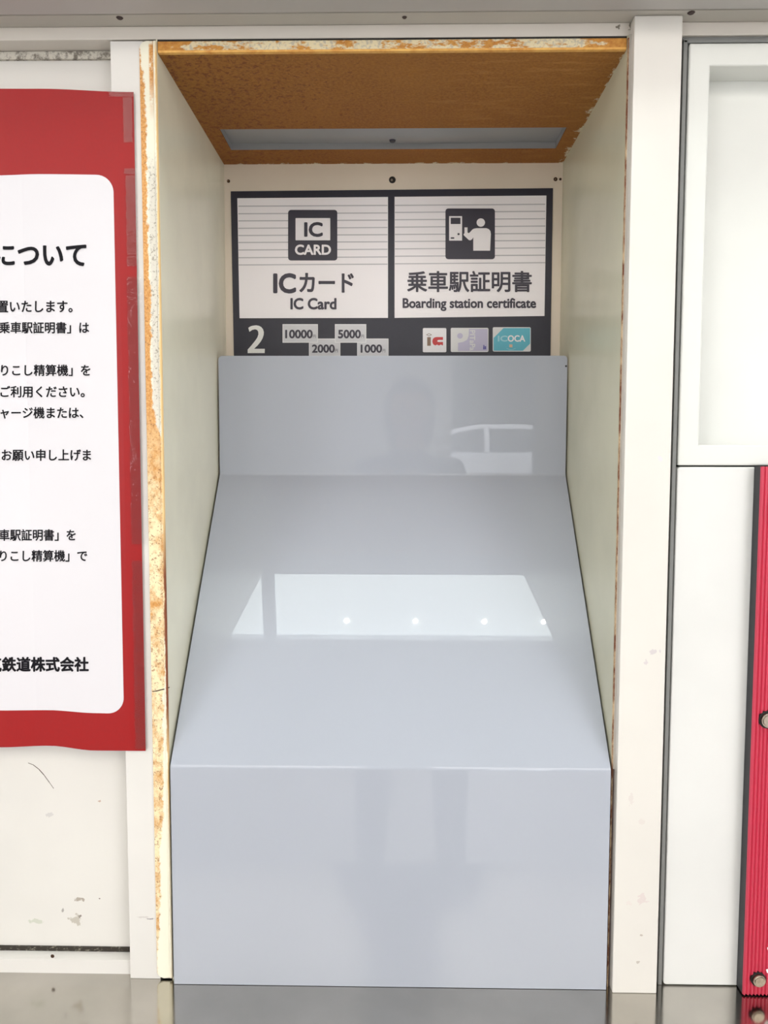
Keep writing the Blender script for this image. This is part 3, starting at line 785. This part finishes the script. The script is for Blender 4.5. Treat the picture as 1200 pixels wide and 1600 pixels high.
# ================================================================== LIGHTS (strip above the counter, added fill panels behind the camera)
ls = thing('ceiling_light_strip', 'long luminous ceiling strip with small round lamps above the counter', 'light', (0, -.3, 1.2 + ZO))
for xa, xb in ((-0.72, -0.443), (-0.397, 0.70)):
    box('diffuser', xa, xb, -0.518, -0.069, 1.2, 1.212, M_strip_light, ls)
box('divider', -0.442, -0.398, -0.518, -0.069, 1.19, 1.214, M_ceil, ls)
for x in (-.62, -0.16, 0.073, 0.305, 0.505):
    bm = bmesh.new(); cyl(bm, (x, -.468, 1.2 + ZO), .008, .007, .004, 'z', 20); done('lamp', bm, M_lamp, ls)
for i, (x, y) in enumerate(((-1.35, -1.95), (1.35, -1.95), (-1.35, -3.25), (1.35, -3.25))):  # unseen panels added as frontal fill for the wall
    o = thing('fill_light', ('wide added fill panel', )[0] + (' near the counter, left', ' near the counter, right', ' near the far wall, left', ' near the far wall, right')[i], 'light', (x, y, 1.2 + ZO), 'added fill panels behind the camera')
    box('diffuser', x - 1.2, x + 1.2, y - .55, y + .55, 1.203, 1.212, M_fill_light, o)
    for (xa, xb, ya, yb) in ((x - 1.23, x + 1.23, y - .58, y - .55), (x - 1.23, x + 1.23, y + .55, y + .58), (x - 1.23, x - 1.2, y - .55, y + .55), (x + 1.2, x + 1.23, y - .55, y + .55)):
        box('frame', xa, xb, ya, yb, 1.195, 1.214, M_ceil, o)

# ================================================================== OUTSIDE THE STREET OPENING (seen mirrored in the cover)
M_asph = NT('asphalt'); M_asph = M_asph.fin(M_asph.mix(M_asph.noise(40, 4), srgb(150, 150, 150), srgb(128, 128, 128)), 0.85)
bm = bmesh.new()
pr = [(-4.1, 0.0), (-6.0, 0.0), (-10.0, 0.5), (-30.0, 0.5)]
va = [bm.verts.new((-14, y, z)) for y, z in pr]; vb = [bm.verts.new((16, y, z)) for y, z in pr]
wa = [bm.verts.new((-14, y, -.2)) for y, z in pr]; wb2 = [bm.verts.new((16, y, -.2)) for y, z in pr]
for i in range(3):
    bm.faces.new((va[i], va[i + 1], vb[i + 1], vb[i])); bm.faces.new((wa[i], wb2[i], wb2[i + 1], wa[i + 1]))
    bm.faces.new((va[i], wa[i], wa[i + 1], va[i + 1])); bm.faces.new((vb[i], vb[i + 1], wb2[i + 1], wb2[i]))
bm.faces.new((va[0], vb[0], wb2[0], wa[0])); bm.faces.new((va[3], wa[3], wb2[3], vb[3]))
struct(done('ground', bm, M_asph), 'grey asphalt street outside')
# clipped hedge bank
M_hedge = NT('hedge_leaves'); M_hedge = M_hedge.fin(M_hedge.mix(M_hedge.step(M_hedge.noise(9, 5, .7), .4, .65), srgb(44, 52, 44), srgb(78, 88, 76)), 0.7)
hb = bmesh.new()
for i in range(900):
    x = random.uniform(-5, 7); z = .5 + random.random() ** .8 * 4.2; y = -17.2 + random.uniform(-.5, .5) - .12 * z
    r = random.uniform(.22, .42)
    M4 = Matrix.Translation((x, y, z)) @ Matrix.Rotation(random.uniform(0, 6), 4, 'Y') @ Matrix.Diagonal((r, r * .8, r * .7, 1))
    bmesh.ops.create_icosphere(hb, subdivisions=1, radius=1, matrix=M4)
bm_box(hb, -5, 7, -18.6, -17.6, .5, 4.4)
o = done('hedge', hb, M_hedge); tag(o, 'tall dark green hedge behind the parked car', 'hedge', kind='stuff')

# white hatchback parked across the street
M_carp = plain('car_white_paint', (236, 238, 242), .2, coat=.8); M_glass = plain('car_glass', (46, 52, 58), .08, spec=.8); M_tyre = plain('tyre', (30, 30, 30), .8); M_alloy = plain('alloy', (170, 172, 175), .3, .8)
GX, GY, GZ = -.75, -13.0, 0.5
car = thing('car', 'white hatchback parked across the street in front of the hedge', 'car', (GX + 2.1, GY - .8, GZ))
low = [(0.02, .35), (0.05, .62), (0.3, .74), (1.0, .90), (1.25, .95), (3.85, .97), (4.12, .92), (4.18, .55), (4.12, .3), (3.75, .25), (3.7, .45), (3.5, .62), (3.3, .66), (3.1, .62), (2.92, .45), (2.88, .25),
       (1.22, .25), (1.18, .45), (1.0, .62), (.8, .66), (.6, .62), (.42, .45), (.38, .25), (.1, .25)]
bm = bmesh.new(); prism(bm, [(GX + x, GZ + z) for x, z in low], GY, GY - 1.66)
bmesh.ops.bevel(bm, geom=[e for e in bm.edges if abs(e.verts[0].co.y - e.verts[1].co.y) < 1e-5], offset=.04, segments=2, affect='EDGES')
done('body', bm, M_carp, car, smooth=False)
up = [(1.1, .94), (1.75, 1.40), (2.2, 1.49), (3.1, 1.50), (3.7, 1.42), (4.05, .96)]
bm = bmesh.new()
A = [bm.verts.new((GX + x, GY - .02 - (z - .94) * .28, GZ + z)) for x, z in up]; B = [bm.verts.new((GX + x, GY - 1.64 + (z - .94) * .28, GZ + z)) for x, z in up]
bm.faces.new(A); bm.faces.new(B[::-1])
for i in range(6): bm.faces.new((A[i], B[i], B[(i + 1) % 6], A[(i + 1) % 6]))
bmesh.ops.bevel(bm, geom=bm.edges[:], offset=.03, segments=2, affect='EDGES')
done('roof', bm, M_carp, car)
for nm, pts in (('window', [(1.38, .99), (1.83, 1.34), (2.2, 1.40), (2.35, 1.41), (2.35, .99)]), ('window', [(2.45, .99), (2.45, 1.41), (3.1, 1.41), (3.3, 1.38), (3.3, .99)]), ('window', [(3.4, 1.0), (3.4, 1.37), (3.62, 1.33), (3.85, 1.02)])):
    for side in (0, 1):
        bm = bmesh.new()
        f_ = [bm.verts.new((GX + x, (GY - .005 - (z - .94) * .28) if side == 0 else (GY - 1.655 + (z - .94) * .28), GZ + z)) for x, z in pts]
        r_ = bmesh.ops.extrude_face_region(bm, geom=[bm.faces.new(f_)]); bmesh.ops.translate(bm, vec=(0, -.03 if side == 0 else .03, 0), verts=[v for v in r_['geom'] if isinstance(v, bmesh.types.BMVert)])
        done('window', bm, M_glass, car)
for x in (.8, 3.3):
    for y in (GY - .02, GY - 1.44):
        bm = bmesh.new(); cyl(bm, (GX + x, y, GZ + .31), .31, .31, .2, n=28); w_ = done('wheel', bm, M_tyre, car)
        bm = bmesh.new(); cyl(bm, (GX + x, y + .005, GZ + .31), .2, .19, .21, n=20); done('hub', bm, M_alloy, car)
bm = bmesh.new(); bm_box(bm, GX + 2.15, GX + 2.33, GY - .01, GY + .015, GZ + .8, GZ + .83, .006); done('handle', bm, M_carp, car)
bm = bmesh.new(); bm_box(bm, GX + .12, GX + .42, GY - .09, GY + .004, GZ + .6, GZ + .7, .02); done('headlight', bm, M_alloy, car)

# ================================================================== THE PHOTOGRAPHER (mirrored in the cover)
pn = thing('person', 'person in dark jacket and trousers standing at the counter holding up a phone', 'person', (.055, -1.4, 0))
PX, PYY = .055, -1.36
V = []; E_ = []; Rr = []
def vert(p, r, par=None):
    V.append(p); Rr.append(r if isinstance(r, tuple) else (r, r))
    if par is not None: E_.append((par, len(V) - 1))
    return len(V) - 1
pel = vert((PX, PYY, .93), (.16, .11)); roots = [pel]
ch = vert((PX, PYY, 1.10), (.135, .095), pel); ch2 = vert((PX, PYY - .01, 1.26), (.16, .105), ch); nk_ = vert((PX, PYY - .01, 1.385), (.085, .07), ch2); nk2 = vert((PX, PYY + .005, 1.45), (.052, .052), nk_)
hd = vert((PX, PYY + .015, 1.53), (.06, .07), nk2)
for s in (-1, 1):
    h = vert((PX + s * .095, PYY, .86), (.095, .095), pel); k = vert((PX + s * .115, PYY + .02, .47), (.06, .062), h); a = vert((PX + s * .125, PYY - .01, .10), (.042, .045), k)
    f = vert((PX + s * .135, PYY + .07, .045), (.045, .035), a); vert((PX + s * .14, PYY + .16, .035), (.04, .028), f)
    sh = vert((PX + s * .17, PYY - .01, 1.345), (.06, .06), ch2); e = vert((PX + s * .225, PYY + .07, 1.11), (.047, .047), sh)
    wx = .0175 + s * .085; w = vert((wx, -1.085, 1.275), (.027, .024), e); pm = vert((.0175 + s * .06, -1.028, 1.315), (.02, .03), w)
    # four fingers behind/around the phone edge, thumb in front on the screen side
    for fi in range(4):
        z = 1.345 - fi * .019; L = (.9, 1.0, .95, .78)[fi]
        a0 = vert((.0175 + s * .062, -1.024, z - .004), .0095); roots.append(a0)
        a1 = vert((.0175 + s * .052, -.999, z), .0085, a0); a2 = vert((.0175 + s * (.052 - .022 * L), -.994, z + .003), .0078, a1); vert((.0175 + s * (.052 - .040 * L), -.997, z + .005), .0068, a2)
    t0 = vert((.0175 + s * .068, -1.045, 1.305), .011); roots.append(t0); t1 = vert((.0175 + s * .045, -1.03, 1.325), .0098, t0); vert((.0175 + s * .024, -1.022, 1.34), .0088, t1)
me = bpy.data.meshes.new('body_cage'); me.from_pydata(V, E_, []); me.update()
tmp = bpy.data.objects.new('body_cage', me); COL.objects.link(tmp)
sk = tmp.modifiers.new('s', 'SKIN'); sd = tmp.modifiers.new('u', 'SUBSURF'); sd.levels = 2; sd.render_levels = 2
for i, d_ in enumerate(me.skin_vertices[0].data): d_.radius = Rr[i]; d_.use_root = i in roots
bpy.context.view_layer.update(); dg = bpy.context.evaluated_depsgraph_get()
bme = bpy.data.meshes.new_from_object(tmp.evaluated_get(dg), depsgraph=dg); bpy.data.objects.remove(tmp)
bm = bmesh.new(); bm.from_mesh(bme)
# head: shaped ellipsoid with brow, nose, chin and ears
r_ = bmesh.ops.create_uvsphere(bm, u_segments=32, v_segments=24, radius=1)
HC = Vector((PX, PYY + .02, 1.565))
for v in r_['verts']:
    x, y, z = v.co
    wz = 1 - .22 * max(0, -z) ** 1.3
    y2 = y * (.098 if y < 0 else .092) * (1 - .1 * max(0, -z)); x2 = x * .076 * wz; z2 = z * .113
    if y > .5:
        nose = math.exp(-((x) / .13) ** 2) * math.exp(-((z + .18) / .2) ** 2); y2 += .02 * nose
        eye = math.exp(-((abs(x) - .38) / .16) ** 2) * math.exp(-((z - .03) / .12) ** 2); y2 -= .009 * eye
        lip = math.exp(-((x) / .25) ** 2) * math.exp(-((z + .5) / .07) ** 2); y2 += .005 * lip
        chin = math.exp(-((x) / .3) ** 2) * math.exp(-((z + .85) / .15) ** 2); y2 += .012 * chin
    v.co = HC + Vector((x2, y2, z2))
for s in (-1, 1):
    bmesh.ops.create_uvsphere(bm, u_segments=12, v_segments=8, radius=1, matrix=Matrix.Translation(HC + Vector((s * .078, -.005, -.005))) @ Matrix.Rotation(s * .3, 4, 'Z') @ Matrix.Diagonal((.008, .018, .03, 1)))
me = bpy.data.meshes.new('person_body'); bm.to_mesh(me); bm.free(); bpy.data.meshes.remove(bme)
for m_ in (plain('dark_jacket', (44, 44, 50), .8), plain('dark_trousers', (50, 52, 60), .8), plain('skin', (214, 172, 148), .5), plain('shoe', (60, 58, 58), .5)): me.materials.append(m_)
for f in me.polygons:
    c = f.center; f.use_smooth = True
    hand = c.y > -1.095 and c.z > 1.2
    f.material_index = 2 if (c.z > 1.425 or hand) else (3 if c.z < .085 else (1 if c.z < .9 else 0))
link('body', me, None, pn)
bm = bmesh.new(); r_ = bmesh.ops.create_uvsphere(bm, u_segments=32, v_segments=24, radius=1)
for v in r_['verts']:
    x, y, z = v.co; s_ = 1.0
    down = max(0, -z)
    v.co = HC + Vector((x * .094 * (1 + .08 * down), y * .108 - .016, z * .122 + .008 - (.07 * down if y < .1 else 0)))
bmesh.ops.delete(bm, geom=[v for v in bm.verts if v.co.y > HC.y + .035 and v.co.z < HC.z + .055], context='VERTS')
hr = done('hair', bm, plain('dark_hair', (34, 28, 26), .6), pn, smooth=True)
so = hr.modifiers.new('thickness', 'SOLIDIFY'); so.thickness = .008
for s in (-1, 1):
    bm = bmesh.new(); bmesh.ops.create_uvsphere(bm, u_segments=12, v_segments=8, radius=.0105, matrix=Matrix.Translation(HC + Vector((s * .028, .0755, .004))))
    e_ = done('eye', bm, M_two, pn, smooth=True)
    bm = bmesh.new(); bmesh.ops.create_uvsphere(bm, u_segments=12, v_segments=8, radius=1, matrix=Matrix.Translation(HC + Vector((s * .028, .0835, .002))) @ Matrix.Diagonal((.0052, .0032, .0052, 1))); done('iris', bm, M_dark, e_, smooth=True)
    bm = bmesh.new(); bmesh.ops.create_uvsphere(bm, u_segments=12, v_segments=8, radius=1, matrix=Matrix.Translation(HC + Vector((s * .029, .083, .021))) @ Matrix.Rotation(s * .12, 4, 'Y') @ Matrix.Diagonal((.016, .005, .003, 1))); done('eyebrow', bm, M_dark, pn, smooth=True)
bm = bmesh.new(); bmesh.ops.create_uvsphere(bm, u_segments=16, v_segments=8, radius=1, matrix=Matrix.Translation(HC + Vector((0, .083, -.057))) @ Matrix.Diagonal((.022, .007, .006, 1))); done('lips', bm, plain('lips', (190, 110, 105), .5), pn, smooth=True)
ph = thing('phone', 'slim black phone held up by the photographer', 'phone', (.0175, -1.008, 1.27))
box('case', -.02, .055, -1.0125, -1.0045, 1.27, 1.418, plain('phone_case', (30, 30, 34), .3), ph, bev=.0025, rel=False)
box('screen', -.0175, .0525, -1.0131, -1.0124, 1.2735, 1.4145, plain('phone_screen', (12, 12, 14), .08), ph, rel=False)
